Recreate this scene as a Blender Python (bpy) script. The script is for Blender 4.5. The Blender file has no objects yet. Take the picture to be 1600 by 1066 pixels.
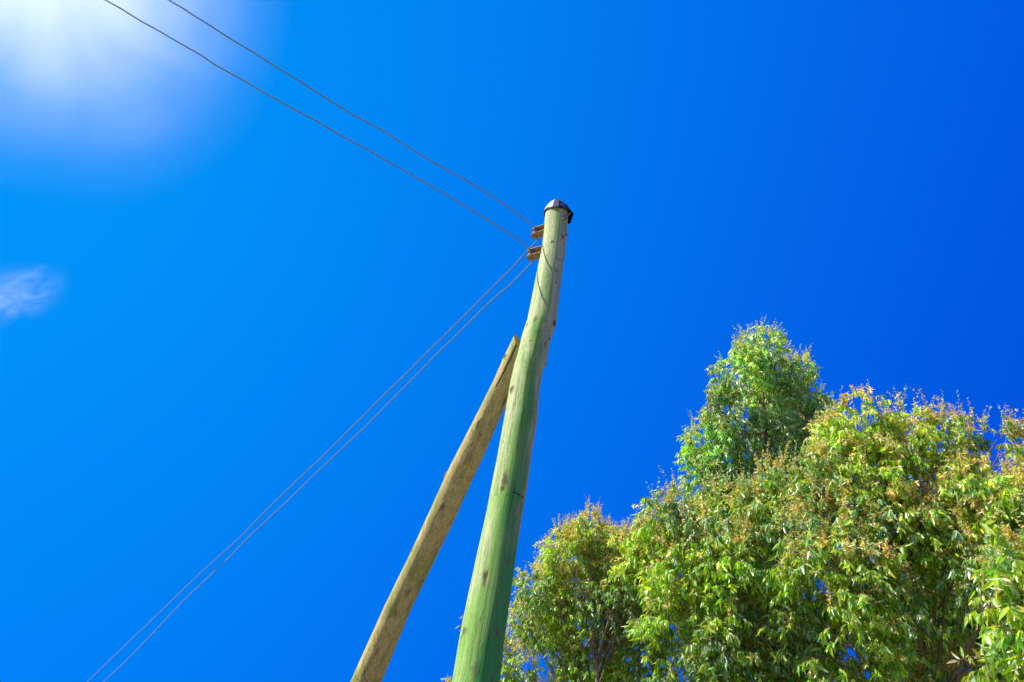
import bpy, bmesh, math
import numpy as np
from mathutils import Vector, Matrix, noise as mnoise

sc = bpy.context.scene
COL = sc.collection
R = math.radians
rng = np.random.default_rng(7)

# ---------------------------------------------------------------- camera
PITCH, ROLL, FPX, EYE = R(35.0), R(10.3), 1100.0, 1.6
_fw = np.array([0, math.cos(PITCH), math.sin(PITCH)])
_u0 = np.array([0, -math.sin(PITCH), math.cos(PITCH)])
_r0 = np.array([1.0, 0, 0])
_up = math.cos(ROLL) * _u0 - math.sin(ROLL) * _r0
_rt = math.cos(ROLL) * _r0 + math.sin(ROLL) * _u0
CAM = np.array([0, 0, EYE])
cd = bpy.data.cameras.new("camera")
cam = bpy.data.objects.new("camera", cd)
COL.objects.link(cam)
cd.sensor_width = 36.0
cd.lens = FPX / 1600.0 * 36.0
cd.clip_start = 0.05
cd.clip_end = 5000
m = Matrix.Identity(4)
for i in range(3):
    m[i][0], m[i][1], m[i][2], m[i][3] = _rt[i], _up[i], -_fw[i], CAM[i]
cam.matrix_world = m
sc.camera = cam

def at(x, y, d):
    "world point seen at photo pixel (x, y) at depth d metres"
    return CAM + d * (_fw + _rt * (x - 800) / FPX + _up * (533 - y) / FPX)

def on_plane(x, y, Y):
    v = at(x, y, 1.0) - CAM
    return CAM + v * (Y / v[1])

# ---------------------------------------------------------------- light
SUN_EL, SUN_AZ = R(46), R(-98)          # azimuth clockwise from +Y
S = np.array([math.cos(SUN_EL) * math.sin(SUN_AZ), math.cos(SUN_EL) * math.cos(SUN_AZ), math.sin(SUN_EL)])
world = bpy.data.worlds.new("World")
sc.world = world
world.use_nodes = True
wt = world.node_tree
wt.nodes.clear()
def wn(t, **k):
    n = wt.nodes.new(t)
    for a, b in k.items():
        setattr(n, a, b)
    return n
sky = wn('ShaderNodeTexSky', sky_type='NISHITA', sun_disc=False, sun_elevation=SUN_EL, sun_rotation=SUN_AZ,
         air_density=1.0, dust_density=0.35, ozone_density=2.0, altitude=1600)
def mth(op, a, b=None, clamp=False):
    n = wn('ShaderNodeMath', operation=op, use_clamp=clamp)
    for i, v in enumerate((a, b)):
        if v is None: continue
        if isinstance(v, (int, float)): n.inputs[i].default_value = v
        else: wt.links.new(v, n.inputs[i])
    return n.outputs[0]
SKY_STRENGTH, EXPOSURE = 0.11, 0.45
# deep saturated blue, brightening towards the hazy side of the sky where the sun stands, the way this air looked
tcw = wn('ShaderNodeTexCoord')
dt = wn('ShaderNodeVectorMath', operation='DOT_PRODUCT')
wt.links.new(tcw.outputs['Generated'], dt.inputs[0])
dt.inputs[1].default_value = (-0.7248, 0.4103, 0.5535)
lg = mth('ADD', mth('MULTIPLY', dt.outputs['Value'], 1.496), -2.594)
gain = 1.0 / (SKY_STRENGTH * 2 ** EXPOSURE)
g_ = mth('MULTIPLY', mth('EXPONENT', lg), gain)
b_ = mth('MULTIPLY', mth('ADD', mth('MULTIPLY', lg, 0.1546), 1.146), gain)
comb = wn('ShaderNodeCombineColor')
wt.links.new(g_, comb.inputs[1]); wt.links.new(b_, comb.inputs[2])
comb.inputs[0].default_value = 0.004
# physical sky, its horizon glow lifted away, blended in
vm = wn('ShaderNodeVectorMath', operation='ADD'); wt.links.new(tcw.outputs['Generated'], vm.inputs[0]); vm.inputs[1].default_value = (0, 0, 0.5)
vn = wn('ShaderNodeVectorMath', operation='NORMALIZE'); wt.links.new(vm.outputs[0], vn.inputs[0]); wt.links.new(vn.outputs[0], sky.inputs[0])
grade = wn('ShaderNodeMix', data_type='RGBA', blend_type='MULTIPLY'); grade.inputs[0].default_value = 1.0
wt.links.new(sky.outputs[0], grade.inputs[6]); grade.inputs[7].default_value = (0.0, 0.75, 1.9, 1)
blend = wn('ShaderNodeMix', data_type='RGBA'); blend.inputs[0].default_value = 0.15
wt.links.new(comb.outputs[0], blend.inputs[6]); wt.links.new(grade.outputs[2], blend.inputs[7])
bg = wn('ShaderNodeBackground')
bg.inputs[1].default_value = SKY_STRENGTH
wt.links.new(blend.outputs[2], bg.inputs[0])
wo = wn('ShaderNodeOutputWorld')
wt.links.new(bg.outputs[0], wo.inputs[0])

sd = bpy.data.lights.new("sun", 'SUN')
sd.energy = 5.0
sd.angle = R(0.53)
sd.color = (1.0, 0.95, 0.86)
sun = bpy.data.objects.new("sun", sd)
COL.objects.link(sun)
sun.rotation_euler = Vector(S).to_track_quat('Z', 'Y').to_euler()
sun.location = (-8, 0, 14)

sc.view_settings.view_transform = 'Standard'
sc.view_settings.look = 'None'
sc.view_settings.exposure = EXPOSURE
sc.view_settings.gamma = 1.0
sc.view_settings.use_curve_mapping = False

# ---------------------------------------------------------------- helpers
def tag(o, label=None, cat=None, group=None, kind=None):
    for k, v in (('label', label), ('category', cat), ('group', group), ('kind', kind)):
        if v: o[k] = v
    return o

def empty(name, loc):
    o = bpy.data.objects.new(name, None)
    o.empty_display_size = 0.2
    COL.objects.link(o)
    o.location = loc
    return o

def link(name, me, mats, parent=None, origin=None):
    o = bpy.data.objects.new(name, me)
    COL.objects.link(o)
    for mt in (mats if isinstance(mats, (list, tuple)) else [mats]):
        me.materials.append(mt)
    org = np.zeros(3) if origin is None else np.array(origin, float)
    if parent is not None:
        org_p = np.array(parent_world(parent))
        me.transform(Matrix.Translation(Vector(-org_p)))
        o.parent = parent
    elif origin is not None:
        me.transform(Matrix.Translation(Vector(-org)))
        o.location = Vector(org)
    return o

def parent_world(o):
    p = np.zeros(3)
    while o is not None:
        p += np.array(o.location); o = o.parent
    return p

def mesh_np(name, V, F, smooth=True):
    me = bpy.data.meshes.new(name)
    me.from_pydata([tuple(v) for v in V], [], [tuple(f) for f in F])
    if smooth:
        me.polygons.foreach_set('use_smooth', [True] * len(me.polygons))
    me.update()
    return me

def frames(P):
    P = np.asarray(P, float)
    T = np.gradient(P, axis=0)
    T /= np.linalg.norm(T, axis=1)[:, None] + 1e-12
    n = np.cross(T[0], [0.3, 0.9, 0.1]); n /= np.linalg.norm(n)
    N = []
    for t in T:
        n = n - t * np.dot(n, t); n /= np.linalg.norm(n) + 1e-12
        N.append(n.copy())
    N = np.array(N)
    return P, T, N, np.cross(T, N)

def tube_data(P, rad, sides=8, off=0):
    P, T, N, B = frames(P)
    rad = np.broadcast_to(rad, (len(P),))
    a = np.arange(sides) * 2 * math.pi / sides
    V = P[:, None] + rad[:, None, None] * (np.cos(a)[None, :, None] * N[:, None] + np.sin(a)[None, :, None] * B[:, None])
    V = V.reshape(-1, 3)
    F = []
    for i in range(len(P) - 1):
        for j in range(sides):
            k = (j + 1) % sides
            F.append((off + i * sides + j, off + i * sides + k, off + (i + 1) * sides + k, off + (i + 1) * sides + j))
    F.append(tuple(off + j for j in range(sides))[::-1])
    F.append(tuple(off + (len(P) - 1) * sides + j for j in range(sides)))
    return V, F

def smooth_path(P, n):
    P = np.asarray(P, float)
    s = np.r_[0, np.cumsum(np.linalg.norm(np.diff(P, axis=0), axis=1))]
    q = np.linspace(0, s[-1], n)
    Q = np.stack([np.interp(q, s, P[:, i]) for i in range(3)], 1)
    for _ in range(3):
        Q[1:-1] = (Q[:-2] + 2 * Q[1:-1] + Q[2:]) / 4
    return Q

# ---------------------------------------------------------------- materials
def mat(name):
    mt = bpy.data.materials.new(name)
    mt.use_nodes = True
    nt = mt.node_tree
    return mt, nt, nt.nodes['Principled BSDF']

def nd(nt, t, **k):
    n = nt.nodes.new(t)
    for a, b in k.items(): setattr(n, a, b)
    return n

def noise_(nt, scale, detail=6, rough=0.6, stretch=(1, 1, 1), coord='Object', dist=0.0):
    tc = nd(nt, 'ShaderNodeTexCoord'); mp = nd(nt, 'ShaderNodeMapping')
    mp.inputs['Scale'].default_value = stretch
    nt.links.new(tc.outputs[coord], mp.inputs[0])
    n = nd(nt, 'ShaderNodeTexNoise')
    n.inputs['Scale'].default_value = scale; n.inputs['Detail'].default_value = detail
    n.inputs['Roughness'].default_value = rough; n.inputs['Distortion'].default_value = dist
    nt.links.new(mp.outputs[0], n.inputs['Vector'])
    return n.outputs[0]

def ramp(nt, src, stops):
    r = nd(nt, 'ShaderNodeValToRGB')
    e = r.color_ramp.elements
    while len(e) < len(stops): e.new(0.5)
    for i, (p, c) in enumerate(stops):
        e[i].position = p
        e[i].color = (c, c, c, 1) if isinstance(c, (int, float)) else (*c, 1)
    nt.links.new(src, r.inputs[0])
    return r.outputs[0]

def mix(nt, f, a, b, mode='MIX'):
    n = nd(nt, 'ShaderNodeMix', data_type='RGBA', blend_type=mode)
    for i, v in ((0, f), (6, a), (7, b)):
        if isinstance(v, (int, float)): n.inputs[i].default_value = v
        elif isinstance(v, tuple): n.inputs[i].default_value = (*v, 1)
        else: nt.links.new(v, n.inputs[i])
    return n.outputs[2]

def attr(nt, name):
    a = nd(nt, 'ShaderNodeAttribute', attribute_name=name)
    return a

def bump(nt, bsdf, h, strength, dist=0.01):
    b = nd(nt, 'ShaderNodeBump')
    b.inputs['Strength'].default_value = strength; b.inputs['Distance'].default_value = dist
    nt.links.new(h, b.inputs['Height']); nt.links.new(b.outputs[0], bsdf.inputs['Normal'])

def wood_mat(name, pale, grey, green, deep, brown, dark):
    mt, nt, bs = mat(name)
    big = noise_(nt, 5.0, 5, 0.6, (1, 1, 0.30), dist=0.6)
    streak = noise_(nt, 42.0, 10, 0.68, (1, 1, 0.07), dist=0.3)
    fine = noise_(nt, 130.0, 6, 0.75, (1, 1, 0.16))
    speck = noise_(nt, 210.0, 4, 0.75, (1, 1, 0.55))
    c = mix(nt, ramp(nt, streak, [(0.42, 0.0), (0.58, 1.0)]), pale, grey)
    at_ = attr(nt, 'marks')
    sp = nd(nt, 'ShaderNodeSeparateColor'); nt.links.new(at_.outputs['Color'], sp.inputs[0])
    def m2(op, a, b, clamp=False):
        n = nd(nt, 'ShaderNodeMath', operation=op, use_clamp=clamp)
        for i, v in enumerate((a, b)):
            if isinstance(v, (int, float)): n.inputs[i].default_value = v
            else: nt.links.new(v, n.inputs[i])
        return n.outputs[0]
    # green preservative soaked unevenly into the grain
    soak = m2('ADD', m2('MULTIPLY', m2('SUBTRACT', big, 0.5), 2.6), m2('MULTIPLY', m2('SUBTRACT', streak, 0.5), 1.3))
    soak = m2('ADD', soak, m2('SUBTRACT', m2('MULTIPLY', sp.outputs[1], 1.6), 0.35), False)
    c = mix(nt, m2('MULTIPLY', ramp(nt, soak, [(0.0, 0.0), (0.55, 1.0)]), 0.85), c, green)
    soak_shade = m2('ADD', m2('MULTIPLY', m2('SUBTRACT', big, 0.5), 2.2), m2('SUBTRACT', m2('MULTIPLY', sp.outputs[2], 1.5), 0.35))  # deep green soak; mask also paints shade on the pole's right side
    c = mix(nt, m2('MULTIPLY', ramp(nt, soak_shade, [(0.0, 0.0), (0.6, 1.0)]), 0.85), c, deep)
    # weathering: brown fibres, knots and cracks (painted per vertex where they sit on the wood)
    c = mix(nt, m2('MULTIPLY', ramp(nt, fine, [(0.50, 0.0), (0.68, 1.0)]), 0.6), c, brown)
    c = mix(nt, m2('MULTIPLY', ramp(nt, speck, [(0.57, 0.0), (0.66, 1.0)]), 0.6), c, dark)
    kn = m2('MULTIPLY', sp.outputs[0], m2('ADD', 0.45, m2('MULTIPLY', speck, 1.1)), True)
    c = mix(nt, ramp(nt, kn, [(0.05, 0.0), (0.5, 1.0)]), c, brown)
    c = mix(nt, ramp(nt, kn, [(0.45, 0.0), (0.95, 1.0)]), c, dark)
    nt.links.new(c, bs.inputs['Base Color'])
    bs.inputs['Roughness'].default_value = 0.82
    bs.inputs['Specular IOR Level'].default_value = 0.25
    # drying checks: thin dark lines along the grain
    ck = noise_(nt, 30.0, 3, 0.5, (1, 1, 0.022), dist=0.15)
    ckm = noise_(nt, 3.0, 3, 0.6, (1, 1, 0.5))
    ab = nd(nt, 'ShaderNodeMath', operation='ABSOLUTE'); nt.links.new(m2('SUBTRACT', ck, 0.5), ab.inputs[0])
    line = m2('MULTIPLY', ramp(nt, ab.outputs[0], [(0.0, 1.0), (0.014, 0.0)]), ramp(nt, ckm, [(0.46, 0.0), (0.56, 1.0)]))
    c = mix(nt, m2('MULTIPLY', line, 0.75), c, dark)
    nt.links.new(c, bs.inputs['Base Color'])
    h = m2('ADD', m2('MULTIPLY', streak, 1.0), m2('ADD', m2('MULTIPLY', fine, 0.8), m2('MULTIPLY', speck, 0.5)))
    bump(nt, bs, h, 0.55, 0.006)
    return mt

M = {}
M['pole'] = wood_mat('treated_wood', (0.66, 0.75, 0.33), (0.50, 0.56, 0.26), (0.25, 0.56, 0.07), (0.03, 0.42, 0.06),
                     (0.26, 0.19, 0.10), (0.075, 0.055, 0.04))
M['brace'] = wood_mat('brown_wood', (0.74, 0.60, 0.22), (0.58, 0.46, 0.17), (0.32, 0.42, 0.06), (0.30, 0.30, 0.07),
                      (0.20, 0.13, 0.07), (0.06, 0.045, 0.03))

def simple(name, col, rough=0.6, metal=0.0, scale=40, var=0.35, bmp=0.0, col2=None, stretch=(1, 1, 1)):
    mt, nt, bs = mat(name)
    n = noise_(nt, scale, 6, 0.65, stretch)
    c2 = col2 or tuple(x * (1 - var) for x in col)
    nt.links.new(mix(nt, ramp(nt, n, [(0.38, 0.0), (0.62, 1.0)]), col, c2), bs.inputs['Base Color'])
    bs.inputs['Roughness'].default_value = rough
    bs.inputs['Metallic'].default_value = metal
    if bmp: bump(nt, bs, n, bmp, 0.004)
    return mt
M['cutwood'] = simple('fresh_cut_wood', (0.62, 0.58, 0.02), 0.8, 0, 30, 0.3, 0.3, (0.5, 0.42, 0.03))
M['rust'] = simple('rusty_steel', (0.42, 0.31, 0.19), 0.75, 0.0, 60, 0.3, 0.4, (0.30, 0.17, 0.10))
M['spool'] = simple('brown_porcelain', (0.20, 0.08, 0.07), 0.25, 0.0, 30, 0.3)
M['bolt'] = simple('bolt_steel', (0.34, 0.20, 0.14), 0.6, 0.3, 60, 0.4, 0.3, (0.45, 0.40, 0.30))
M['cap'] = simple('painted_sheet_metal', (0.004, 0.008, 0.045), 0.7, 0.0, 22, 0.3, 0.5, (0.010, 0.022, 0.085))
M['cap_lit'] = simple('lit_pale_sheet', (0.80, 0.79, 0.76), 0.4, 0.0, 40, 0.3, 0.5, (0.55, 0.55, 0.56))  # pale version of the sheet, paints the cap's sunlit side
M['cable'] = simple('weathered_cable', (0.30, 0.35, 0.27), 0.6, 0.0, 90, 0.4, 0.0, (0.22, 0.26, 0.20))
M['bark'] = simple('smooth_bark', (0.30, 0.22, 0.15), 0.8, 0, 14, 0.4, 0.6, (0.15, 0.10, 0.07), (1, 1, 0.2))
M['twig'] = simple('twig_bark', (0.30, 0.14, 0.07), 0.7, 0, 30, 0.3, 0, (0.36, 0.24, 0.08))

def leaf_mat():
    mt, nt, bs = mat('eucalyptus_leaf')
    a = attr(nt, 'tint')
    n = noise_(nt, 60.0, 3, 0.5)
    c = mix(nt, ramp(nt, n, [(0.3, 0.0), (0.7, 1.0)]), (0.75, 0.8, 0.7), (1.2, 1.15, 1.1))
    c = mix(nt, 1.0, a.outputs['Color'], c, 'MULTIPLY')
    nt.links.new(c, bs.inputs['Base Color'])
    bs.inputs['Roughness'].default_value = 0.32
    bs.inputs['Specular IOR Level'].default_value = 1.0
    tr = nd(nt, 'ShaderNodeBsdfTranslucent')
    tc = mix(nt, 1.0, c, (1.30, 1.8, 0.36), 'MULTIPLY')
    nt.links.new(tc, tr.inputs[0])
    ms = nd(nt, 'ShaderNodeMixShader'); ms.inputs[0].default_value = 0.46
    nt.links.new(bs.outputs[0], ms.inputs[1]); nt.links.new(tr.outputs[0], ms.inputs[2])
    nt.links.new(ms.outputs[0], nt.nodes['Material Output'].inputs['Surface'])
    return mt
M['leaf'] = leaf_mat()

# ---------------------------------------------------------------- ground
def make_ground():
    mt, nt, bs = mat('dry_grass_and_soil')
    a = noise_(nt, 0.6, 8, 0.6); b = noise_(nt, 14.0, 8, 0.7)
    c = mix(nt, ramp(nt, a, [(0.42, 0.0), (0.6, 1.0)]), (0.32, 0.22, 0.11), (0.16, 0.18, 0.06))
    c = mix(nt, ramp(nt, b, [(0.35, 0.0), (0.7, 0.6)]), c, (0.26, 0.20, 0.11))
    nt.links.new(c, bs.inputs['Base Color']); bs.inputs['Roughness'].default_value = 0.95
    bump(nt, bs, b, 0.8, 0.05)
    n = 60
    s = np.linspace(-1, 1, n); s = np.sign(s) * np.abs(s) ** 2.4 * 1500
    V = [(x, y, 0.04 * mnoise.noise((x * .3, y * .3, 0)) if abs(x) + abs(y) < 200 else 0) for y in s for x in s]
    F = [(j * n + i, j * n + i + 1, (j + 1) * n + i + 1, (j + 1) * n + i) for j in range(n - 1) for i in range(n - 1)]
    o = link('ground', mesh_np('ground', V, F), mt)
    tag(o, kind='structure')
make_ground()

# ---------------------------------------------------------------- logs (pole shaft, brace)
def log_mesh(name, axis, rad, ring, sides, knots, seed, green_fn, deep_fn, rough=0.02):
    """axis: fn(t)->centre, rad: fn(t)->radius, t in 0..1 from bottom to top; knots: (t, angle, size, height, stain, stretch)"""
    ts = np.linspace(0, 1, ring)
    C = np.array([axis(t) for t in ts])
    th = np.arange(sides) * 2 * math.pi / sides            # th=0 faces the camera (-Y), + towards +X
    rads = np.array([rad(t) for t in ts])
    H = np.zeros((ring, sides)); G = np.zeros((ring, sides)); DP = np.zeros((ring, sides))
    for i, t in enumerate(ts):
        z = C[i][2]
        for j in range(sides):
            sx, cx = math.sin(th[j]), math.cos(th[j])
            H[i, j] = rough * mnoise.noise((sx * 2.2, cx * 2.2, z * 1.3 + seed * 9)) + rough * .55 * mnoise.noise((sx * 6, cx * 6, z * 0.8 + seed * 5)) \
                + rough * .22 * mnoise.noise((sx * 14, cx * 14, z * 3 + seed * 3))
            a = th[j] if th[j] < math.pi else th[j] - 2 * math.pi
            G[i, j] = green_fn(t, a); DP[i, j] = deep_fn(t, a)
    RR = rads[:, None] * (1 + H); ST = np.zeros((ring, sides))
    for (kt, ka, ks, kh, kc, kst) in knots:
        dz = (C[:, 2] - axis(kt)[2])[:, None] / kst
        da = ((th[None] - ka + math.pi) % (2 * math.pi) - math.pi) * rads[:, None]
        ang = np.arctan2(dz + 1e-9, da)
        qq = (dz * dz + da * da) / (ks * ks) * (1 + 0.28 * np.sin(3 * ang + kt * 99) + 0.18 * np.sin(7 * ang + kt * 31))
        g_ = np.exp(-qq * (0.6 + 0.8 * qq))
        RR += kh * g_; ST = np.maximum(ST, kc * g_)
    V = C[:, None] + RR[..., None] * np.stack([np.sin(th), -np.cos(th), 0 * th], 1)[None]
    V = V.reshape(-1, 3)
    MK = np.stack([ST, G, DP, np.ones_like(G)], 2).reshape(-1, 4)
    F = []
    for i in range(ring - 1):
        for j in range(sides):
            k = (j + 1) % sides
            F.append((i * sides + j, i * sides + k, (i + 1) * sides + k, (i + 1) * sides + j))
    F.append(tuple(range(sides))[::-1])
    F.append(tuple((ring - 1) * sides + j for j in range(sides)))
    me = mesh_np(name, V, F)
    at_ = me.color_attributes.new('marks', 'FLOAT_COLOR', 'POINT')
    at_.data.foreach_set('color', np.array(MK, np.float32).ravel())
    return me

PY = 3.6
prof = [(335, 851.2, 888.3), (370, 848.2, 886), (400, 843.8, 882.8), (440, 835.5, 877), (480, 828, 872.4), (503, 823, 870.3), (514, 819.5, 866),
        (530, 814.5, 860), (557, 808, 855.8), (575, 802.5, 849.5), (600, 796.5, 844.5), (625, 792, 842.5), (650, 787.7, 841), (700, 779, 832.3),
        (760, 767.7, 825), (800, 760.5, 818), (860, 747.7, 809), (900, 739.5, 804), (950, 728.9, 797.8), (1000, 719, 791), (1066, 708, 784)]
pc, pr = [], []
for (y, l, r) in prof:
    c = on_plane((l + r) / 2 - max(0, (y - 700) / 366) * 2.5, y, PY); dep = np.dot(c - CAM, _fw)
    pc.append(c); pr.append((r - l) / 2 * dep / FPX * 0.97)
pc = np.array(pc)[::-1]; pr = np.array(pr)[::-1]
base_xy = pc[0][:2]
zz = np.r_[-0.4, pc[:, 2]]
xx = np.r_[pc[0][0] + 0.01, pc[:, 0]]
rr_ = np.r_[0.125, pr]
ZT, ZB = pc[-1][2] + 0.015, -0.4
def p_axis(t):
    z = ZB + (ZT - ZB) * t
    return np.array([np.interp(z, zz, xx), PY, z])
def p_rad(t):
    z = ZB + (ZT - ZB) * t
    return float(np.mean([np.interp(z + dz, zz, rr_) for dz in (-0.06, -0.03, 0, 0.03, 0.06)]))
def p_knot(px, py, size, h, c, st=1.0):
    "place a knot where the photo shows it on the shaft"
    ys = [q[0] for q in prof]
    l = np.interp(py, ys, [q[1] for q in prof]); r = np.interp(py, ys, [q[2] for q in prof])
    u = max(-1, min(1, ((px - (l + r) / 2) / ((r - l) / 2))))
    z = on_plane(px, py, PY - 0.09 * math.sqrt(1 - u * u))[2]
    return ((z - ZB) / (ZT - ZB), math.asin(u) - 0.06, size, h, c, st)
pk = [p_knot(825, 507, .011, .004, 1), p_knot(829.5, 532, .006, .001, .9), p_knot(866, 507, .018, .012, .95, 1.3), p_knot(858, 531, .010, .012, .9),
      p_knot(800, 608, .020, .004, .75, 1.5), p_knot(870, 423.5, .009, .002, .9), p_knot(869, 442, .007, .001, .9), p_knot(862.5, 376, .010, .002, .75, 1.6),
      p_knot(875, 405.5, .007, .001, .9), p_knot(789, 750, .017, .003, .7, 3.0), p_knot(786, 764, .012, .002, .8, 1.5), p_knot(806, 771, .013, -.004, 1.3, .40),
      p_knot(812, 774, .013, -.005, 1.4, .42), p_knot(818, 777.5, .013, -.005, 1.4, .42), p_knot(768, 774.5, .012, -.002, .8, .25), p_knot(776, 774, .012, -.002, .7, .25),
      p_knot(795, 775, .012, -.001, .5, .25), p_knot(805, 765, .005, -.003, 1.0, 2.5), p_knot(760.7, 902, .013, -.003, .95, 2.6),
      p_knot(759, 912, .009, .001, .7, 3), p_knot(728, 986, .016, .004, .6, 1.5), p_knot(778.7, 990, .010, .002, .7, 2.5), p_knot(795, 880, .010, .001, .5, 3),
      p_knot(838, 498, .010, .003, .5, 3), p_knot(852, 570, .016, .007, .45, 1.5), p_knot(745, 1045, .02, .002, .35, 2), p_knot(833, 466, .006, .001, .6),
      p_knot(786, 690, .006, .001, .7, 2), p_knot(803, 452, .006, .001, .0), p_knot(790, 640, .007, .001, .7), p_knot(783, 675, .006, .001, .8)]
pk += [((k + .5) / 60 + rng.uniform(-.02, .02), rng.uniform(-3, 3), rng.uniform(.003, .009), .001, rng.uniform(.3, .8), rng.uniform(1, 5)) for k in range(0, 60, 2)]
def p_green(t, th):
    z = ZB + (ZT - ZB) * t
    low = min(1, max(0, (3.6 - z) / 2.2))
    band = math.exp(-((th - 0.02 + 0.25 * mnoise.noise((z * 1.5, 3, 0))) / 0.30) ** 2)   # bright streak down the middle
    return min(1, 0.20 + 0.45 * low + 0.60 * band * (0.6 + 0.4 * low))
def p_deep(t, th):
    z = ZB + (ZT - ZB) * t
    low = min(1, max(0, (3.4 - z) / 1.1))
    side = 1 / (1 + math.exp(-(th - 0.12 - 0.25 * mnoise.noise((z * 2.2, 8, 1))) * 7)) * (1 if th < 2.8 else 0.4)  # right side turned darker green: its shade is put into the colour
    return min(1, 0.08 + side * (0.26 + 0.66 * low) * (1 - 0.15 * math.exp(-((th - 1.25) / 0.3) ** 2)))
pole = empty('utility_pole', (pc[0][0], PY, 0))
tag(pole, 'tall crooked wooden utility pole stained green with a dark metal cap on top', 'utility pole')
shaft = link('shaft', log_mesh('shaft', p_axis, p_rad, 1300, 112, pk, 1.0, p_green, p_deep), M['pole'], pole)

# brace
bprof = [(560, 785, 823), (600, 767, 808), (650, 743, 783.5), (700, 718, 761.8), (735, 699.5, 746), (777, 680, 727), (800, 669, 718), (860, 641, 689.5),
         (950, 595, 648), (1066, 542, 601.6)]
def brace_Y(y): return 3.78 + max(0, (y - 540)) / 526 * 0.95
bc, br = [], []
for (y, l, r) in bprof:
    c = on_plane((l + r) / 2, y, brace_Y(y)); dep = np.dot(c - CAM, _fw)
    bc.append(c); br.append((r - l) / 2 * dep / FPX * float(np.interp(y, [600, 700, 800, 950], [0.86, 0.92, 0.87, 0.77])))
bc = np.array(bc)[::-1]; br = np.array(br)[::-1]
tdir = bc[-1] - bc[-2]; tdir = (bc[-1] - bc[-3]); tdir /= np.linalg.norm(tdir)
# carry it on above to the cut and below to the ground
bot = (bc[0] - bc[4]) / (bc[0] - bc[4])[2]
ground_pt = bc[0] - bot * (bc[0][2] + 0.3)
bc = np.vstack([ground_pt, bc, bc[-1] + tdir * 0.12, bc[-1] + tdir * 0.30])
br = np.r_[br[0] * 1.05, br, br[-1] * 0.97, br[-1] * 0.95]
def b_axis(t):
    z = bc[0][2] + (bc[-1][2] - bc[0][2]) * t
    return np.array([np.interp(z, bc[:, 2], bc[:, i]) for i in range(3)])
def b_rad(t):
    z = bc[0][2] + (bc[-1][2] - bc[0][2]) * t
    return float(np.mean([np.interp(z + d, bc[:, 2], br) for d in (-.06, 0, .06)]))
def b_knot(px, py, size, h, c, st=1.0):
    ys = [q[0] for q in bprof]
    l = np.interp(py, ys, [q[1] for q in bprof]); r = np.interp(py, ys, [q[2] for q in bprof])
    if py < 560:
        k = (560 - py) * 0.45; l += k; r += k
    u = max(-1, min(1, ((px - (l + r) / 2) / ((r - l) / 2))))
    z = on_plane(px, py, brace_Y(py) - 0.08 * math.sqrt(1 - u * u))[2]
    z += u * 0.03
    return ((z - bc[0][2]) / (bc[-1][2] - bc[0][2]), math.asin(u), size, h, c, st)
bk = [b_knot(793, 547, .016, .006, .9, 1.2), b_knot(788, 553, .018, .004, .8, 1.2), b_knot(701, 733, .016, .010, .85, 1.4), b_knot(694, 790, .022, .004, .8, 1.5),
      b_knot(647, 850, .014, .006, .95, 1.6), b_knot(640, 865, .008, .002, .7, 2), b_knot(735, 715, .03, .002, .45, 2), b_knot(742, 690, .012, .002, .5, 2),
      b_knot(640, 930, .02, .003, .5, 2.5), b_knot(620, 962, .01, .001, .6, 3), b_knot(590, 1020, .014, .001, .5, 3), b_knot(752, 655, .02, .003, .5, 2)]
for k in range(26):
    f = k / 25
    bk.append(b_knot(811 - 30 * f, 535 + 62 * f, .006, -.003, 1.0, 2.2))
bk = [(a, b, c * .85, d, min(e, 1) * (.62 if c > .007 else 1), f) for a, b, c, d, e, f in bk]
bk += [((k + .5) / 50 + rng.uniform(-.03, .03), rng.uniform(-3, 3), rng.uniform(.004, .012), .001, rng.uniform(.3, .7), rng.uniform(1, 8)) for k in range(0, 50, 3)]
def b_green(t, th):
    z = b_axis(t)[2]
    return min(1, 0.16 + 0.4 * max(0, mnoise.noise((math.sin(th) * 2, math.cos(th) * 2, z * 1.7 + 4))) * 2)
bme = log_mesh('log', b_axis, b_rad, 700, 96, bk, 2.0, b_green, lambda t, th: 0.22)
bm = bmesh.new(); bm.from_mesh(bme)
cut_a = on_plane(804, 507, 3.80); 
cn = _rt * 0.85 + _up * 0.52 - _fw * 0.30; cn /= np.linalg.norm(cn)
top = b_axis(1.0); 
res = bmesh.ops.bisect_plane(bm, geom=bm.verts[:] + bm.edges[:] + bm.faces[:], plane_co=Vector(cut_a + _fw * 0.02), plane_no=Vector(cn), clear_outer=True)
ed = [e for e in res['geom_cut'] if isinstance(e, bmesh.types.BMEdge)]
nf = bmesh.ops.contextual_create(bm, geom=ed)['faces']
for f in nf: f.material_index = 1; f.smooth = False
bm.to_mesh(bme); bm.free()
bx = np.array([ground_pt[0], ground_pt[1], 0])
brace = link('brace_pole', bme, [M['brace'], M['cutwood']], origin=bx)
tag(brace, 'brown wooden log propped diagonally against the left side of the green pole', 'wooden brace')

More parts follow.
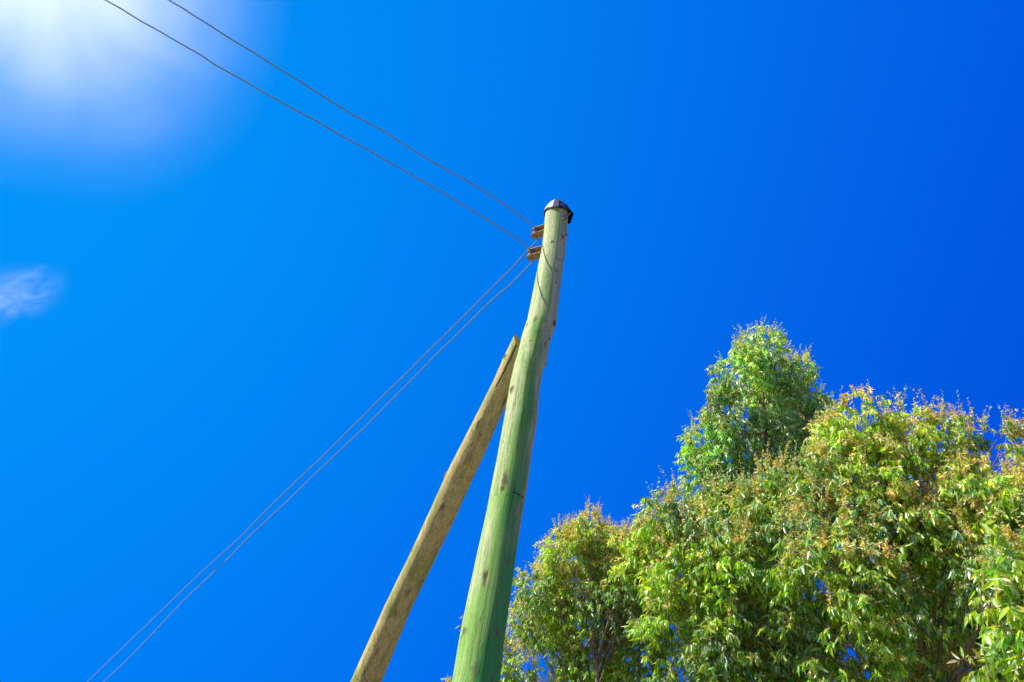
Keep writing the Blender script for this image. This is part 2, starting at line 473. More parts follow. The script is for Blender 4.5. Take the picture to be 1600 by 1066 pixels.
# cap: crumpled sheet metal folded over the pole top
def make_cap():
    top = p_axis(1.0) + np.array([0, 0, 0.0]); rt_ = p_rad(1.0)
    V = []; F = []
    n = 13
    # (height, radius factor); a steep folded hood, slightly skewed to the left
    rings = [(0, 1.14), (0.004, 1.15), (0.045, 0.90), (0.090, 0.55), (0.122, 0.26)]
    for k, (h, s_) in enumerate(rings):
        for j in range(n):
            th = 2 * math.pi * j / n                 # 0 = towards the camera, pi/2 = right
            q = (math.sin(th) * 2.5, math.cos(th) * 2.5, k * 0.35)
            pleat = 0.07 * mnoise.noise((th * 3.1, k * .25, 4.4))
            w = 1 + 0.05 * mnoise.noise(q) + pleat + 0.10 * max(0, math.sin(th))
            hh = h + 0.008 * mnoise.noise((q[0] * 2, q[1] * 2, q[2] + 7)) * (k > 0)
            left = max(0, -math.sin(th)); right = max(0, math.sin(th)); back = max(0, -math.cos(th))
            if k <= 1:
                hh += -0.008 * left + 0.004 * right - 0.030 * max(0, math.cos(th)) ** 1.5
            if k == 0:
                hh -= 0.010 + 0.060 * (right * back * 2) ** 0.8 * (0.7 + 0.5 * mnoise.noise((th * 5, 1, 2)))
                w *= 1.0 + 0.07 * mnoise.noise((th * 4, 5, 1))
            if k in (0, 1) and abs(th - 1.7) < 0.26:
                w *= 1.13                                 # one torn corner sticks out to the right
            V.append(top + np.array([math.sin(th) * rt_ * s_ * w - 0.010 * h / 0.118, -math.cos(th) * rt_ * s_ * w, hh]))
    for k in range(len(rings) - 1):
        for j in range(n):
            q = (j + 1) % n
            F.append((k * n + j, k * n + q, (k + 1) * n + q, (k + 1) * n + j))
    V.append(top + np.array([-0.010, 0, 0.124]))
    b = (len(rings) - 1) * n
    for j in range(n): F.append((b + j, b + (j + 1) % n, len(V) - 1))
    me = mesh_np('cap', V, F, smooth=False)
    o = link('cap', me, [M['cap'], M['cap_lit']], pole)
    for i, p in enumerate(me.polygons):              # sunlit left side painted in as pale faces, with a ragged border
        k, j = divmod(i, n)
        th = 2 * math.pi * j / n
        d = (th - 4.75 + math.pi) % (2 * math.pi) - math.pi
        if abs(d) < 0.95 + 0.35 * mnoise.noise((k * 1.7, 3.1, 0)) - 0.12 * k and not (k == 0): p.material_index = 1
    o['label'] = 'dark blue crumpled metal cap folded over the pole top'
    so = o.modifiers.new('thickness', 'SOLIDIFY'); so.thickness = 0.002
make_cap()

# brackets with spool insulators
def slot_plate(center, d, side, length, width, th):
    "flat strap with rounded outer end; d = outward horizontal, side = across"
    out = []
    prof_ = [(-0.02, -width / 2), (length - width / 2, -width / 2)]
    for k in range(1, 12):
        a = -math.pi / 2 + math.pi * k / 12
        prof_.append((length - width / 2 + math.cos(a) * width / 2, math.sin(a) * width / 2))
    prof_ += [(length - width / 2, width / 2), (-0.02, width / 2)]
    n = len(prof_)
    V = [center + d * a + side * b + np.array([0, 0, z]) for z in (-th / 2, th / 2) for a, b in prof_]
    F = [tuple(range(n))[::-1], tuple(range(n, 2 * n))]
    F += [(i, (i + 1) % n, n + (i + 1) % n, n + i) for i in range(n)]
    return V, F
def lathe(c, profile, n=20):
    V, F = [], []
    for (z, r) in profile:
        for j in range(n):
            a = 2 * math.pi * j / n
            V.append(c + np.array([math.cos(a) * r, math.sin(a) * r, z]))
    for i in range(len(profile) - 1):
        for j in range(n):
            k = (j + 1) % n
            F.append((i * n + j, i * n + k, (i + 1) * n + k, (i + 1) * n + j))
    F.append(tuple(range(n))[::-1]); F.append(tuple((len(profile) - 1) * n + j for j in range(n)))
    return V, F
attach = []
BD = np.array([-0.80, 0.60, 0.0]); BS = np.array([0.60, 0.80, 0.0])
def make_bracket(px, py):
    tip = on_plane(px, py, PY + 0.085)
    z = tip[2]; t = (z - ZB) / (ZT - ZB); ax = p_axis(t); r = p_rad(t)
    L = 0.115; c = tip - BD * L
    V, F = [], []
    gap, W, TH = 0.056, 0.060, 0.007
    for zz_ in (gap / 2, -gap / 2):
        v, f = slot_plate(c + np.array([0, 0, zz_]), BD, BS, L, W, TH)
        F += [tuple(i + len(V) for i in q) for q in f]; V += v
    # web plate against the pole
    w0 = c - BD * 0.02
    bv = [w0 + BS * s * W / 2 + np.array([0, 0, zz_]) + BD * dd for dd in (-0.006, 0.0) for s in (-1, 1) for zz_ in (-gap / 2 - TH / 2, gap / 2 + TH / 2)]
    o_ = len(V); V += bv
    for q in ((0, 1, 3, 2), (4, 6, 7, 5), (0, 4, 5, 1), (2, 3, 7, 6), (0, 2, 6, 4), (1, 5, 7, 3)): F.append(tuple(i + o_ for i in q))
    b = link('bracket', mesh_np('bracket', V, F, False), M['rust'], pole)
    bv_ = b.modifiers.new('edge', 'BEVEL'); bv_.width = 0.0012; bv_.segments = 1
    sp_c = c + BD * (L - 0.032)
    g = gap / 2 - TH / 2 - 0.001
    v, f = lathe(sp_c, [(-g, .020), (-g + .004, .027), (-g + .012, .027), (-g + .018, .018), (-.004, .015), (.004, .015), (g - .018, .018), (g - .012, .027), (g - .004, .027), (g, .020)])
    link('insulator', mesh_np('insulator', v, f), M['spool'], b)
    v, f = lathe(sp_c, [(-gap / 2 - .014, .005), (-gap / 2 - .014, .009), (-gap / 2 - .0045, .009), (-gap / 2 - .0045, .005), (gap / 2 + .0045, .005), (gap / 2 + .0045, .010), (gap / 2 + .012, .010), (gap / 2 + .013, .004)], 8)
    link('pin', mesh_np('pin', v, f, False), M['bolt'], b)
    attach.append((sp_c, c))
    return b
make_bracket(831, 366)
make_bracket(824, 400)

def make_bolt(tipx, tipy, bx_, by_):
    tip = on_plane(tipx, tipy, PY - 0.03); bb = on_plane(bx_, by_, PY - 0.066)
    d = tip - bb; L = np.linalg.norm(d); d /= L
    V, F = tube_data([bb - d * 0.03, bb + d * 0.002, tip], [0.0075, 0.0075, 0.0072], 10)
    V = list(V)
    v, f = tube_data([bb - d * 0.002, bb + d * 0.005], [0.021, 0.021], 4, len(V)); V += list(v); F += f
    v, f = tube_data([bb + d * 0.0055, bb + d * 0.018], [0.0135, 0.0135], 6, len(V)); V += list(v); F += f
    link('bolt', mesh_np('bolt', V, F, False), M['bolt'], pole)
make_bolt(890.5, 333, 882, 341)
make_bolt(887.5, 366, 878, 372)

# ---------------------------------------------------------------- cables
def twisted(name, P, r, pitch, label, wrap_end=0.09):
    P = np.asarray(P, float)
    s = np.r_[0, np.cumsum(np.linalg.norm(np.diff(P, axis=0), axis=1))]
    n = int(s[-1] / pitch * 7)
    Q = smooth_path(P, n)
    Q, T, N, B = frames(Q)
    sq = np.r_[0, np.cumsum(np.linalg.norm(np.diff(Q, axis=0), axis=1))]
    sl = 0.0006 * np.sin(sq * 9 + len(P)) + 0.0009 * np.sin(sq * 23 + 1)
    Q = Q + np.outer(sl, [0.2, 0.1, 1])
    V, F = [], []
    for ph in (0, math.pi):
        a = sq / pitch * 2 * math.pi + ph
        C = Q + r * 0.85 * (np.cos(a)[:, None] * N + np.sin(a)[:, None] * B)
        v, f = tube_data(C, r, 5, len(V)); V += list(v); F += f
    # tie wire wound round the cable where it is made off, start of the path
    m_ = sq < wrap_end
    k = max(20, int(m_.sum() * 3)); ss = np.linspace(0.02, wrap_end, k)
    Cw = np.stack([np.interp(ss, sq, Q[:, i]) for i in range(3)], 1)
    Nw = np.stack([np.interp(ss, sq, N[:, i]) for i in range(3)], 1); Bw = np.stack([np.interp(ss, sq, B[:, i]) for i in range(3)], 1)
    aw = ss / 0.007 * 2 * math.pi
    Cw = Cw + r * 2.3 * (np.cos(aw)[:, None] * Nw + np.sin(aw)[:, None] * Bw)
    v, f = tube_data(Cw, 0.0016, 4, len(V)); V += list(v); F += f
    # knotty joints
    o = link(name, mesh_np(name, V, F), M['cable'], origin=P[0])
    return tag(o, label, 'cable', 'overhead cables fixed to the pole')

def loop_round(c, towards, z):
    "turn of cable round the spool, ending tangent to the run"
    d = towards - c; d[2] = 0; d /= np.linalg.norm(d)
    s = np.array([-d[1], d[0], 0])
    pts = []
    for k in range(11):
        a = math.pi * (1.5 - k / 10 * 1.0)
        pts.append(c + 0.021 * (math.cos(a) * d + math.sin(a) * s) + np.array([0, 0, z]))
    return pts
def run(px, d0, d1, gy=None):
    n = len(px); out = []
    L = np.r_[0, np.cumsum([math.hypot(px[i + 1][0] - px[i][0], px[i + 1][1] - px[i][1]) for i in range(n - 1)])]; L /= L[-1]
    for (x, y), f in zip(px, L):
        inv = 1 / d0 + (1 / d1 - 1 / d0) * f      # straight in space
        out.append(at(x, y, 1 / inv))
    return out
U = [(834, 354), (817, 340), (792, 322), (758, 300), (719.4, 276.6), (698, 265.8), (651, 238.5), (599, 205), (559.5, 184), (520, 160.7), (475, 131.6),
     (437.5, 108.3), (400, 85), (356, 58), (328, 40), (300, 22.5), (288, 14), (263, 0)]
L_ = [(826, 388), (809, 373.7), (783.5, 357.6), (734.6, 327), (685.6, 298), (653, 279), (595, 246), (535, 213), (477, 179.4), (448, 165), (412.5, 144.4), (375, 123),
      (339, 103), (311, 84.4), (281, 67.5), (251, 50), (221, 34), (187.5, 12.5), (164, 0)]
D1 = [(841, 374.5), (838, 377.5), (824.6, 391), (802, 416.6), (762.6, 456), (729, 489.8), (695, 523.5), (661, 557), (641.6, 577), (602, 615), (558, 659.5), (498.6, 718.5),
      (464.5, 750), (417, 796), (372.5, 842), (320, 889), (240, 966), (175, 1028), (136, 1066)]
D2 = [(835, 406), (799, 443), (765.5, 471.5), (729, 508), (703.5, 533), (681, 554.5), (644.4, 592.5), (610.7, 626), (577, 661), (535, 700), (488, 745), (446, 785.5),
      (389.6, 838), (359.4, 869.5), (314.6, 912), (288, 937), (240, 988), (200, 1029.6), (161, 1066)]
def ext(pts, k):
    "carry a run on past the frame in a straight line"
    d = pts[-1] - pts[-6]; d /= np.linalg.norm(d)
    return pts + [pts[-1] + d * q for q in (k * .33, k * .66, k)]
def cable(px, bracket_i, dz, d1, label, r, pitch, k):
    sp = attach[bracket_i][0]
    d0 = float(np.dot(sp - CAM, _fw))
    pts = ext(run(px, d0, d1), k)
    P = loop_round(sp, pts[1], dz) + pts
    return twisted('overhead_cable', P, r, pitch, label)
cable(U, 0, .006, 3.95, 'twisted grey cable from the topmost bracket up to the top edge, the right one', 0.0027, .022, 6)
cable(L_, 1, .006, 3.95, 'twisted grey cable from the lower bracket up to the top left glow, the left one', 0.0027, .022, 6)
cable(D1, 0, -.006, 9.5, 'twisted grey cable dropping from the topmost bracket to the bottom left, left of its twin', 0.0027, .022, 8)
cable(D2, 1, -.006, 9.5, 'twisted grey cable dropping from the lower bracket to the bottom left, right of its twin', 0.0027, .022, 8)
for o in [o for o in COL.objects if o.name.startswith('overhead_cable')]:
    o['group'] = 'overhead cables fixed to the pole'

# ---------------------------------------------------------------- eucalyptus trees
PAL = {
    'mature': np.array([(0.12, 0.17, 0.012), (0.16, 0.22, 0.012), (0.05, 0.12, 0.02), (0.20, 0.25, 0.012), (0.26, 0.29, 0.13), (0.24, 0.27, 0.012), (0.28, 0.28, 0.02), (0.08, 0.16, 0.02), (0.27, 0.22, 0.03)]),
    'grey': np.array([(0.12, 0.19, 0.08), (0.15, 0.22, 0.11), (0.08, 0.16, 0.06), (0.30, 0.33, 0.24), (0.08, 0.16, 0.05), (0.36, 0.38, 0.32)]),
    'young': np.array([(0.31, 0.24, 0.13), (0.34, 0.25, 0.19), (0.26, 0.25, 0.07), (0.36, 0.31, 0.26), (0.22, 0.25, 0.06), (0.30, 0.20, 0.07), (0.33, 0.25, 0.22), (0.31, 0.32, 0.27)]),
    'tip': np.array([(0.34, 0.20, 0.09), (0.33, 0.22, 0.16), (0.34, 0.18, 0.05), (0.36, 0.29, 0.24), (0.32, 0.24, 0.08)]),
    'old': np.array([(0.30, 0.15, 0.02), (0.30, 0.24, 0.03), (0.22, 0.10, 0.04)]),
}
BRIGHT = 2.5
def norm(a): return a / (np.linalg.norm(a, axis=-1, keepdims=True) + 1e-9)

def leaf_arrays(P, D, Nn, L, W, curve, tint):
    S_ = norm(np.cross(D, Nn)); Nn = norm(np.cross(S_, D))
    n = len(P)
    V = np.empty((n, 8, 3))
    def c(t): return P + D * (L * t)[:, None] + S_ * (curve * L * t * t)[:, None] + Nn * (0.5 * curve[::-1] * L * t * t)[:, None]
    V[:, 0] = c(0.0)
    fold = (W * 0.22)[:, None] * Nn
    for k, (t, w) in enumerate(((0.26, 0.5), (0.62, 0.42))):
        cc = c(t); b = 1 + 3 * k
        V[:, b] = cc - S_ * (W * w)[:, None] + fold
        V[:, b + 1] = cc
        V[:, b + 2] = cc + S_ * (W * w)[:, None] + fold
    V[:, 7] = c(1.0)
    C = np.repeat(np.c_[tint, np.ones(n)][:, None], 8, 1)
    return V, C
TRI = np.array([(0, 2, 1), (0, 3, 2), (4, 5, 7), (5, 6, 7)])
QUAD = np.array([(1, 2, 5, 4), (2, 3, 6, 5)])

def leaves_mesh(name, V, C, TW):
    "one mesh: leaves (material 0) and twigs (material 1)"
    n = len(V)
    verts = V.reshape(-1, 3); cols = C.reshape(-1, 4)
    off = (np.arange(n) * 8)[:, None, None]
    tri = (TRI[None] + off).reshape(-1, 3); quad = (QUAD[None] + off).reshape(-1, 4)
    tv, tf = TW
    to = len(verts)
    verts = np.vstack([verts, tv]); cols = np.vstack([cols, np.tile([0.2, 0.1, 0.05, 1], (len(tv), 1))])
    tq = tf + to
    loops = np.concatenate([tri.ravel(), quad.ravel(), tq.ravel()]).astype(np.int32)
    sizes = np.concatenate([np.full(len(tri), 3), np.full(len(quad), 4), np.full(len(tq), 4)]).astype(np.int32)
    starts = np.r_[0, np.cumsum(sizes)[:-1]].astype(np.int32)
    me = bpy.data.meshes.new(name)
    me.vertices.add(len(verts)); me.loops.add(len(loops)); me.polygons.add(len(sizes))
    me.vertices.foreach_set('co', verts.astype(np.float32).ravel())
    me.loops.foreach_set('vertex_index', loops)
    me.polygons.foreach_set('loop_start', starts)
    me.polygons.foreach_set('loop_total', sizes)
    mi = np.zeros(len(sizes), np.int32); mi[len(tri) + len(quad):] = 1
    me.polygons.foreach_set('material_index', mi)
    me.polygons.foreach_set('use_smooth', np.ones(len(sizes), bool))
    a = me.color_attributes.new('tint', 'FLOAT_COLOR', 'POINT')
    a.data.foreach_set('color', cols.astype(np.float32).ravel())
    me.update(); me.validate()
    return me

def thin_tubes(paths, r0, r1):
    "many 3-sided twigs at once; paths (n, k, 3)"
    paths = np.asarray(paths); n, k, _ = paths.shape
    T = norm(np.gradient(paths, axis=1))
    ref = np.array([0.31, 0.95, 0.05])
    A = norm(np.cross(T, ref)); B = np.cross(T, A)
    r = np.linspace(r0, r1, k)[None, :, None]
    V = np.stack([paths + r * (math.cos(a) * A + math.sin(a) * B) for a in (0, 2.094, 4.189)], 2)   # n,k,3,3
    V = V.reshape(-1, 3)
    base = (np.arange(n) * k * 3)[:, None, None]
    q = []
    for i in range(k - 1):
        for j in range(3):
            l = (j + 1) % 3
            q.append((i * 3 + j, i * 3 + l, (i + 1) * 3 + l, (i + 1) * 3 + j))
    return V, (np.array(q)[None] + base).reshape(-1, 4)

def crown(seed, lobes, density, leafL, palette, young_top, parent):
    """lobes: (centre, radius, weight). Sprigs start inside a lobe, grow outward and hang; leaves droop from them"""
    g = np.random.default_rng(seed)
    VV, CC, TW = [], [], []
    tops = max(c[2] + r for c, r, w in lobes); lo_z = max(min(c[2] for c, r, w in lobes), tops - 3.2)
    for (c, r, w) in lobes:
        n = int(density * w * r * r * (1 + 0.9 * r) / (leafL * 8))
        u = norm(g.normal(size=(n * 2, 3)))
        rad = r * (0.25 + 0.75 * g.random(n * 2) ** 0.55)
        P = c + u * rad[:, None]
        P[:, 2] += 0.10 * r * g.normal(size=len(P))
        keep = np.array([mnoise.noise((p[0] * 2.6 + seed, p[1] * 2.6, p[2] * 2.0)) * 1.4 + mnoise.noise((p[0] * 7, p[1] * 7 + seed, p[2] * 6)) * 0.7 for p in P])
        keep = keep > -0.18
        P = P[keep][:n]; u = u[keep][:n]; n = len(P)
        if n == 0: continue
        out = norm(u * np.array([1, 1, 0.55]) + np.array([0, 0, 0.45]) + 0.35 * g.normal(size=(n, 3)))
        TL = leafL * g.uniform(1.2, 2.6, n)
        K = 6; path = np.empty((n, K, 3)); path[:, 0] = P
        d = out.copy()
        for k in range(1, K):
            d = norm(d + np.array([0, 0, -0.26]) + 0.12 * g.normal(size=(n, 3)))
            path[:, k] = path[:, k - 1] + d * (TL / (K - 1))[:, None]
        TW.append(thin_tubes(path, 0.0030, 0.0012))
        relz = (P[:, 2] - (c[2] - r)) / (2 * r)
        surf = np.linalg.norm(P - c, axis=1) / r
        yprob = young_top * (np.clip((relz - 0.40) * 2.0, 0, 1) * (surf > 0.55) + 0.05)
        hue = np.array([mnoise.noise((p[0] * 1.7, p[1] * 1.7 + seed, p[2] * 1.7)) for p in P])
        kind = g.random(n)
        yng_s = kind < yprob
        old_s = (~yng_s) & (kind > 0.992)
        mat_s = (palette + hue * 1.3 + g.normal(size=n) * 0.18) > 0
        cnt = g.integers(12, 24, n)
        I = np.repeat(np.arange(n), cnt); m_ = len(I)
        t = g.random(m_) ** 0.8 * (K - 1.001)
        k0 = t.astype(int); f = (t - k0)[:, None]
        B = path[I, k0] * (1 - f) + path[I, k0 + 1] * f
        yng = yng_s[I]
        hang = np.where(yng, 0.35, 1.05)[:, None]
        D = norm(np.array([0, 0, -1.0]) * hang + 0.36 * g.normal(size=(m_, 3)) + out[I] * 0.22)
        Nn = norm(g.normal(size=(m_, 3)) * np.array([1, 1, 0.5]) + 0.4 * u[I])
        L = leafL * g.uniform(0.5, 1.3, m_) * np.where(yng, 0.62, 1.0)
        W = L * g.uniform(0.20, 0.33, m_)
        pick = lambda nm: PAL[nm][g.integers(0, len(PAL[nm]), m_)]
        col = np.where(yng[:, None], np.where(g.random((m_, 1)) < 0.45, pick('tip'), pick('young')), np.where(old_s[I][:, None], pick('old'), np.where(mat_s[I][:, None], pick('mature'), pick('grey'))))
        col = np.where((g.random(m_) < 0.02)[:, None] & ~yng[:, None], pick('old'), col)
        col = np.where((g.random(m_) < 0.07)[:, None], np.array([(0.29, 0.31, 0.25)]), col)      # pale waxy leaves
        col = col * g.uniform(0.6, 1.35, (m_, 1)) * (1 + 0.5 * hue[I])[:, None] * BRIGHT
        hz = np.clip((P[I, 2] - lo_z) / (tops - lo_z), 0, 1)[:, None]       # leaves are younger and yellower towards the top
        col = col * np.concatenate([0.80 + 0.26 * hz, 0.90 + 0.10 * hz, np.full_like(hz, 0.85)], 1)
        tiny = (g.random(m_) < 0.24) & ~yng          # buds and short new leaves, tan
        L = np.where(tiny, L * 0.38, L); W = np.where(tiny, L * 0.45, W)
        col = np.where(tiny[:, None], pick('young') * BRIGHT, col)
        v, cc = leaf_arrays(B, D, Nn, L, W, g.uniform(-0.28, 0.28, m_), col)
        VV.append(v); CC.append(cc)
        # feathery upright shoots with tiny pale leaves on the outer top
        sh = np.where((relz > 0.60) & (surf > 0.70))[0]
        sh = np.concatenate([sh, sh[relz[sh] > 0.70], sh[relz[sh] > 0.78], sh[relz[sh] > 0.86]])
        if len(sh):
            ns = len(sh); K2 = 5
            pth = np.empty((ns, K2, 3)); pth[:, 0] = P[sh]
            d = norm(np.array([0, 0, 1.0]) + 0.35 * u[sh] + 0.22 * g.normal(size=(ns, 3)))
            hgt = leafL * g.uniform(1.2, 3.4, ns) * (0.7 + 0.6 * (relz[sh] > 0.8))
            for k in range(1, K2):
                d = norm(d + 0.12 * g.normal(size=(ns, 3)))
                pth[:, k] = pth[:, k - 1] + d * (hgt / (K2 - 1))[:, None]
            TW.append(thin_tubes(pth, 0.0022, 0.0007))
            I = np.repeat(np.arange(ns), g.integers(18, 36, ns)); m_ = len(I)
            t = g.random(m_) * (K2 - 1.001)
            k0 = t.astype(int); f = (t - k0)[:, None]
            B = pth[I, k0] * (1 - f) + pth[I, k0 + 1] * f
            D = norm(np.array([0, 0, 0.25]) + 0.7 * g.normal(size=(m_, 3)))
            L = leafL * (0.60 - 0.09 * t) * g.uniform(0.6, 1.2, m_)
            ysh = (g.random(ns) < 0.75 * young_top + 0.1)[I]
            col = np.where(ysh[:, None], PAL['tip'][g.integers(0, len(PAL['tip']), m_)], PAL['grey'][g.integers(0, len(PAL['grey']), m_)])
            col = col * g.uniform(0.8, 1.25, (m_, 1)) * BRIGHT
            v, cc = leaf_arrays(B, D, norm(g.normal(size=(m_, 3))), L, L * 0.30, g.uniform(-0.2, 0.2, m_), col)
            VV.append(v); CC.append(cc)
    V = np.concatenate(VV); C = np.concatenate(CC)
    tv, tf, o_ = [], [], 0
    for v, f in TW:
        tv.append(v); tf.append(f + o_); o_ += len(v)
    me = leaves_mesh('crown', V, C, (np.concatenate(tv), np.concatenate(tf)))
    print('crown', seed, 'leaves', len(V))
    return link('crown', me, [M['leaf'], M['twig']], parent)

def tree(label, seed, base, bend, lobes_px, density, leafL, palette, young_top, r_base=0.07):
    """base: trunk foot (x, y); lobes_px: (px, py, radius px, depth) read off the photo and placed at their own depth"""
    g = np.random.default_rng(seed + 100)
    lobes = []
    for q in lobes_px:
        px, py, rp, dep = q[:4]; w = q[4] if len(q) > 4 else 1.0
        lobes.append((at(px, py, dep), rp * dep / FPX, w))
    root = empty('eucalyptus_tree', (base[0], base[1], 0))
    tag(root, label, 'tree', 'eucalyptus trees behind the pole')
    hi = max(lobes, key=lambda l: l[0][2])[0]
    P = [np.array([base[0], base[1], -0.1])]
    K = 14
    for k in range(1, K + 1):
        f = k / K
        p = P[0] * (1 - f) + hi * f
        p[:2] = P[0][:2] + (hi[:2] - P[0][:2]) * (f ** bend) + 0.05 * g.normal(size=2) * math.sin(f * 3.1)
        P.append(p)
    TP = smooth_path(P, 40)
    v, f = tube_data(TP, np.linspace(r_base, 0.010, 40), 12)
    link('trunk', mesh_np('trunk', v, f), M['bark'], root)
    for (c, r, w) in lobes:
        if np.linalg.norm(c - hi) < 1e-6: continue
        # limb leaves the trunk well below its lobe and climbs out to it
        zt = max(0.8, c[2] - 0.9 - 0.8 * np.linalg.norm(c[:2] - TP[-1][:2]) * 0.6)
        i = int(np.argmin(np.abs(TP[:, 2] - zt)))
        a = TP[i]
        mid = a * 0.5 + c * 0.5 + np.array([0, 0, 0.10]) + 0.08 * g.normal(size=3)
        q = smooth_path([a, a * 0.75 + mid * 0.25 + 0.03 * g.normal(size=3), mid, mid * .4 + c * .6 + 0.05 * g.normal(size=3), c, c + (c - mid) * 0.35 * r], 16)
        rr = max(0.012, 0.45 * np.interp(i, [0, 39], [r_base, 0.010]))
        v, f = tube_data(q, np.linspace(rr, 0.004, 16), 7)
        v = list(v)
        for _ in range(7):                        # side branchlets inside the lobe
            s = q[int(g.integers(8, 15))]
            e = c + norm(g.normal(size=3)) * r * 0.85
            qq = smooth_path([s, s * .5 + e * .5 + 0.03 * g.normal(size=3), e], 8)
            v2, f2 = tube_data(qq, np.linspace(0.006, 0.002, 8), 5, len(v))
            v += list(v2); f += f2
        link('branch', mesh_np('branch', v, f), M['bark'], root)
    crown(seed, lobes, density, leafL, palette, young_top, root)
    return root

DEN = 720
# far, tall: the pointed peak
tree('tallest eucalyptus tree, its grey-green pointed crown rising highest behind the others', 11, (4.3, 9.3), 1.3,
     [(1188, 548, 34, 9.6), (1160, 585, 42, 9.5), (1212, 592, 44, 9.7), (1250, 578, 20, 9.7), (1262, 632, 30, 9.8), (1140, 640, 38, 9.4), (1196, 655, 58, 9.6),
      (1108, 688, 32, 9.3), (1150, 712, 50, 9.3), (1232, 700, 56, 9.8), (1098, 750, 34, 9.2), (1275, 665, 30, 9.8), (1288, 700, 34, 9.7), (1085, 715, 24, 9.2, .7), (1265, 610, 20, 9.8), (1170, 790, 70, 9.3), (1250, 790, 60, 9.6), (1120, 840, 60, 9.3),
      (1180, 900, 90, 9.4, .5), (1200, 1020, 100, 9.4, .4)],
     DEN, 0.072, -0.75, 0.45, 0.09)
# low clump beside the pole
tree('small pale eucalyptus tree lowest and leftmost, its tan tipped crown right beside the green pole', 22, (1.9, 9.2), 1.2,
     [(925, 838, 36, 8.4), (885, 868, 38, 8.4), (950, 888, 50, 8.3), (840, 915, 34, 8.5), (880, 935, 42, 8.5, .75), (825, 975, 34, 8.6, .7), (1000, 880, 42, 8.2), (940, 960, 52, 8.3), (870, 1000, 40, 8.5, .7),
      (1010, 960, 60, 8.1), (812, 1040, 28, 8.7, .7), (930, 1040, 55, 8.3), (1000, 1050, 60, 8.1), (990, 905, 45, 8.0), (1012, 858, 36, 7.9), (966, 852, 24, 8.2), (1015, 832, 22, 7.8), (972, 935, 50, 8.6), (900, 900, 50, 9.0), (860, 960, 50, 9.0), (738, 984, 15, 8.9, .8), (712, 1078, 18, 8.9, .8), (770, 1040, 40, 8.9, .8), (900, 1110, 60, 8.4), (820, 1120, 40, 8.6)],
     DEN * 1.2, 0.064, 0.10, 0.95, 0.06)
# middle mass
tree('bushy bright green eucalyptus tree in the middle, between the low clump and the right-hand mass', 33, (3.1, 7.6), 1.2,
     [(1035, 812, 28, 7.6), (1070, 800, 34, 7.6), (1100, 850, 52, 7.4), (1155, 810, 48, 7.5), (1215, 775, 50, 7.6), (1060, 900, 50, 7.3), (1140, 900, 64, 7.1), (1220, 870, 66, 7.2),
      (1060, 980, 58, 7.1), (1140, 1000, 72, 6.9), (1230, 970, 72, 6.9), (1080, 1070, 66, 7.0), (1180, 1090, 72, 6.8), (1270, 1080, 70, 6.8)],
     DEN, 0.083, 0.35, 0.6, 0.06)
# right-hand mass, nearest
tree('broad eucalyptus tree filling the right side, with pinkish shoots along its top', 44, (4.55, 6.7), 1.1,
     [(1355, 655, 44, 7.3), (1312, 690, 38, 7.4), (1410, 682, 46, 7.2), (1300, 745, 50, 7.2), (1370, 745, 64, 7.0), (1482, 685, 36, 7.0), (1450, 750, 60, 6.8), (1545, 705, 38, 6.7),
      (1602, 715, 40, 6.5), (1530, 780, 62, 6.5), (1310, 830, 70, 6.8), (1400, 840, 74, 6.6), (1600, 820, 70, 6.2), (1490, 850, 66, 6.4, .8), (1340, 920, 74, 6.3), (1280, 900, 60, 6.6),
      (1680, 780, 80, 6.2), (1690, 920, 90, 5.8), (1560, 900, 60, 6.0, .8), (1420, 960, 70, 6.8, .9), (1500, 1000, 75, 7.0, .9), (1450, 930, 80, 7.6, .8), (1560, 1000, 80, 7.4, .8), (1330, 1010, 70, 6.2, .8), (1400, 1090, 70, 6.2, .8), (1510, 1110, 80, 6.0, .6)],
     DEN, 0.090, 0.30, 0.80, 0.06)
# close branches at the right edge
tree('nearest eucalyptus tree at the bottom right corner, with large drooping leaves', 55, (5.2, 5.2), 1.1,
     [(1580, 950, 46, 5.0), (1625, 880, 50, 5.1), (1640, 1000, 60, 4.9), (1590, 1060, 44, 4.8, .7), (1700, 900, 80, 5.0)],
     DEN * 0.8, 0.115, 0.6, 0.3, 0.05)

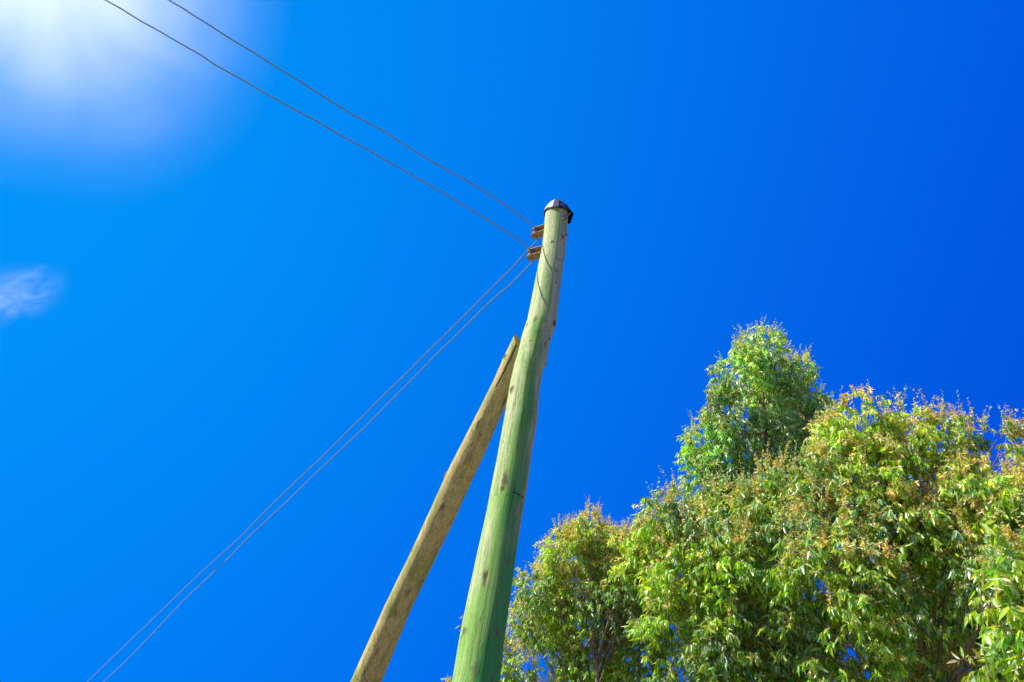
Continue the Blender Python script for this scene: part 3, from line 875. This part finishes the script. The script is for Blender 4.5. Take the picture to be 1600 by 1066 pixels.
# ---------------------------------------------------------------- clouds and sun glow (thin vapour volumes far away)
def cloud(name, px, py, rx, ry, dep, density, noise_scale, thr, soft, label, tilt=0.0):
    c = at(px, py, dep); k = dep / FPX
    bm = bmesh.new(); bmesh.ops.create_icosphere(bm, subdivisions=4, radius=1.0)
    me = bpy.data.meshes.new(name); bm.to_mesh(me); bm.free()
    o = bpy.data.objects.new(name, me); COL.objects.link(o)
    X = _rt * math.cos(tilt) + _up * math.sin(tilt); Y = -_rt * math.sin(tilt) + _up * math.cos(tilt)
    mm = Matrix.Identity(4)
    for i in range(3):
        mm[i][0], mm[i][1], mm[i][2], mm[i][3] = X[i] * rx * k, Y[i] * ry * k, _fw[i] * (rx + ry) / 2 * k, c[i]
    o.matrix_world = mm
    mt = bpy.data.materials.new(name + '_vapour'); mt.use_nodes = True
    nt = mt.node_tree; nt.nodes.clear()
    tc = nd(nt, 'ShaderNodeTexCoord')
    ln = nd(nt, 'ShaderNodeVectorMath', operation='LENGTH'); nt.links.new(tc.outputs['Object'], ln.inputs[0])
    fall = ramp(nt, ln.outputs['Value'], [(0.0, 1.0), (soft, 0.50), (soft * .6 + .4, 0.12), (soft * .25 + .75, 0.02), (1.0, 0.0)])
    n = nd(nt, 'ShaderNodeTexNoise'); n.inputs['Scale'].default_value = noise_scale; n.inputs['Detail'].default_value = 5
    n.inputs['Roughness'].default_value = 0.55; n.inputs['Distortion'].default_value = 0.8
    nt.links.new(tc.outputs['Object'], n.inputs['Vector'])
    nr = ramp(nt, n.outputs[0], [(thr, 0.0), (thr + 0.35, 1.0)])
    a = nd(nt, 'ShaderNodeMath', operation='MULTIPLY'); nt.links.new(fall, a.inputs[0]); nt.links.new(nr, a.inputs[1])
    b = nd(nt, 'ShaderNodeMath', operation='MULTIPLY'); nt.links.new(a.outputs[0], b.inputs[0]); b.inputs[1].default_value = density
    pv = nd(nt, 'ShaderNodeVolumePrincipled'); pv.inputs['Color'].default_value = (0.95, 0.96, 1.0, 1)
    pv.inputs['Anisotropy'].default_value = 0.7
    nt.links.new(b.outputs[0], pv.inputs['Density'])
    oo = nd(nt, 'ShaderNodeOutputMaterial'); nt.links.new(pv.outputs[0], oo.inputs['Volume'])
    me.materials.append(mt)
    tag(o, label, 'cloud', None, 'stuff')
cloud('cloud', 95, -70, 350, 400, 400, 0.023, 1.7, 0.26, 0.32, 'large soft white haze added as sun glow at the top left corner')  # vapour volume added to give the sun glare, not an actual cloud
cloud('cloud', 16, 462, 98, 54, 400, 0.10, 1.9, 0.46, 0.45, 'small thin wispy cloud at the left edge below the large glow', 0.45)
sc.cycles.volume_max_steps = 128
sc.cycles.volume_bounces = 2
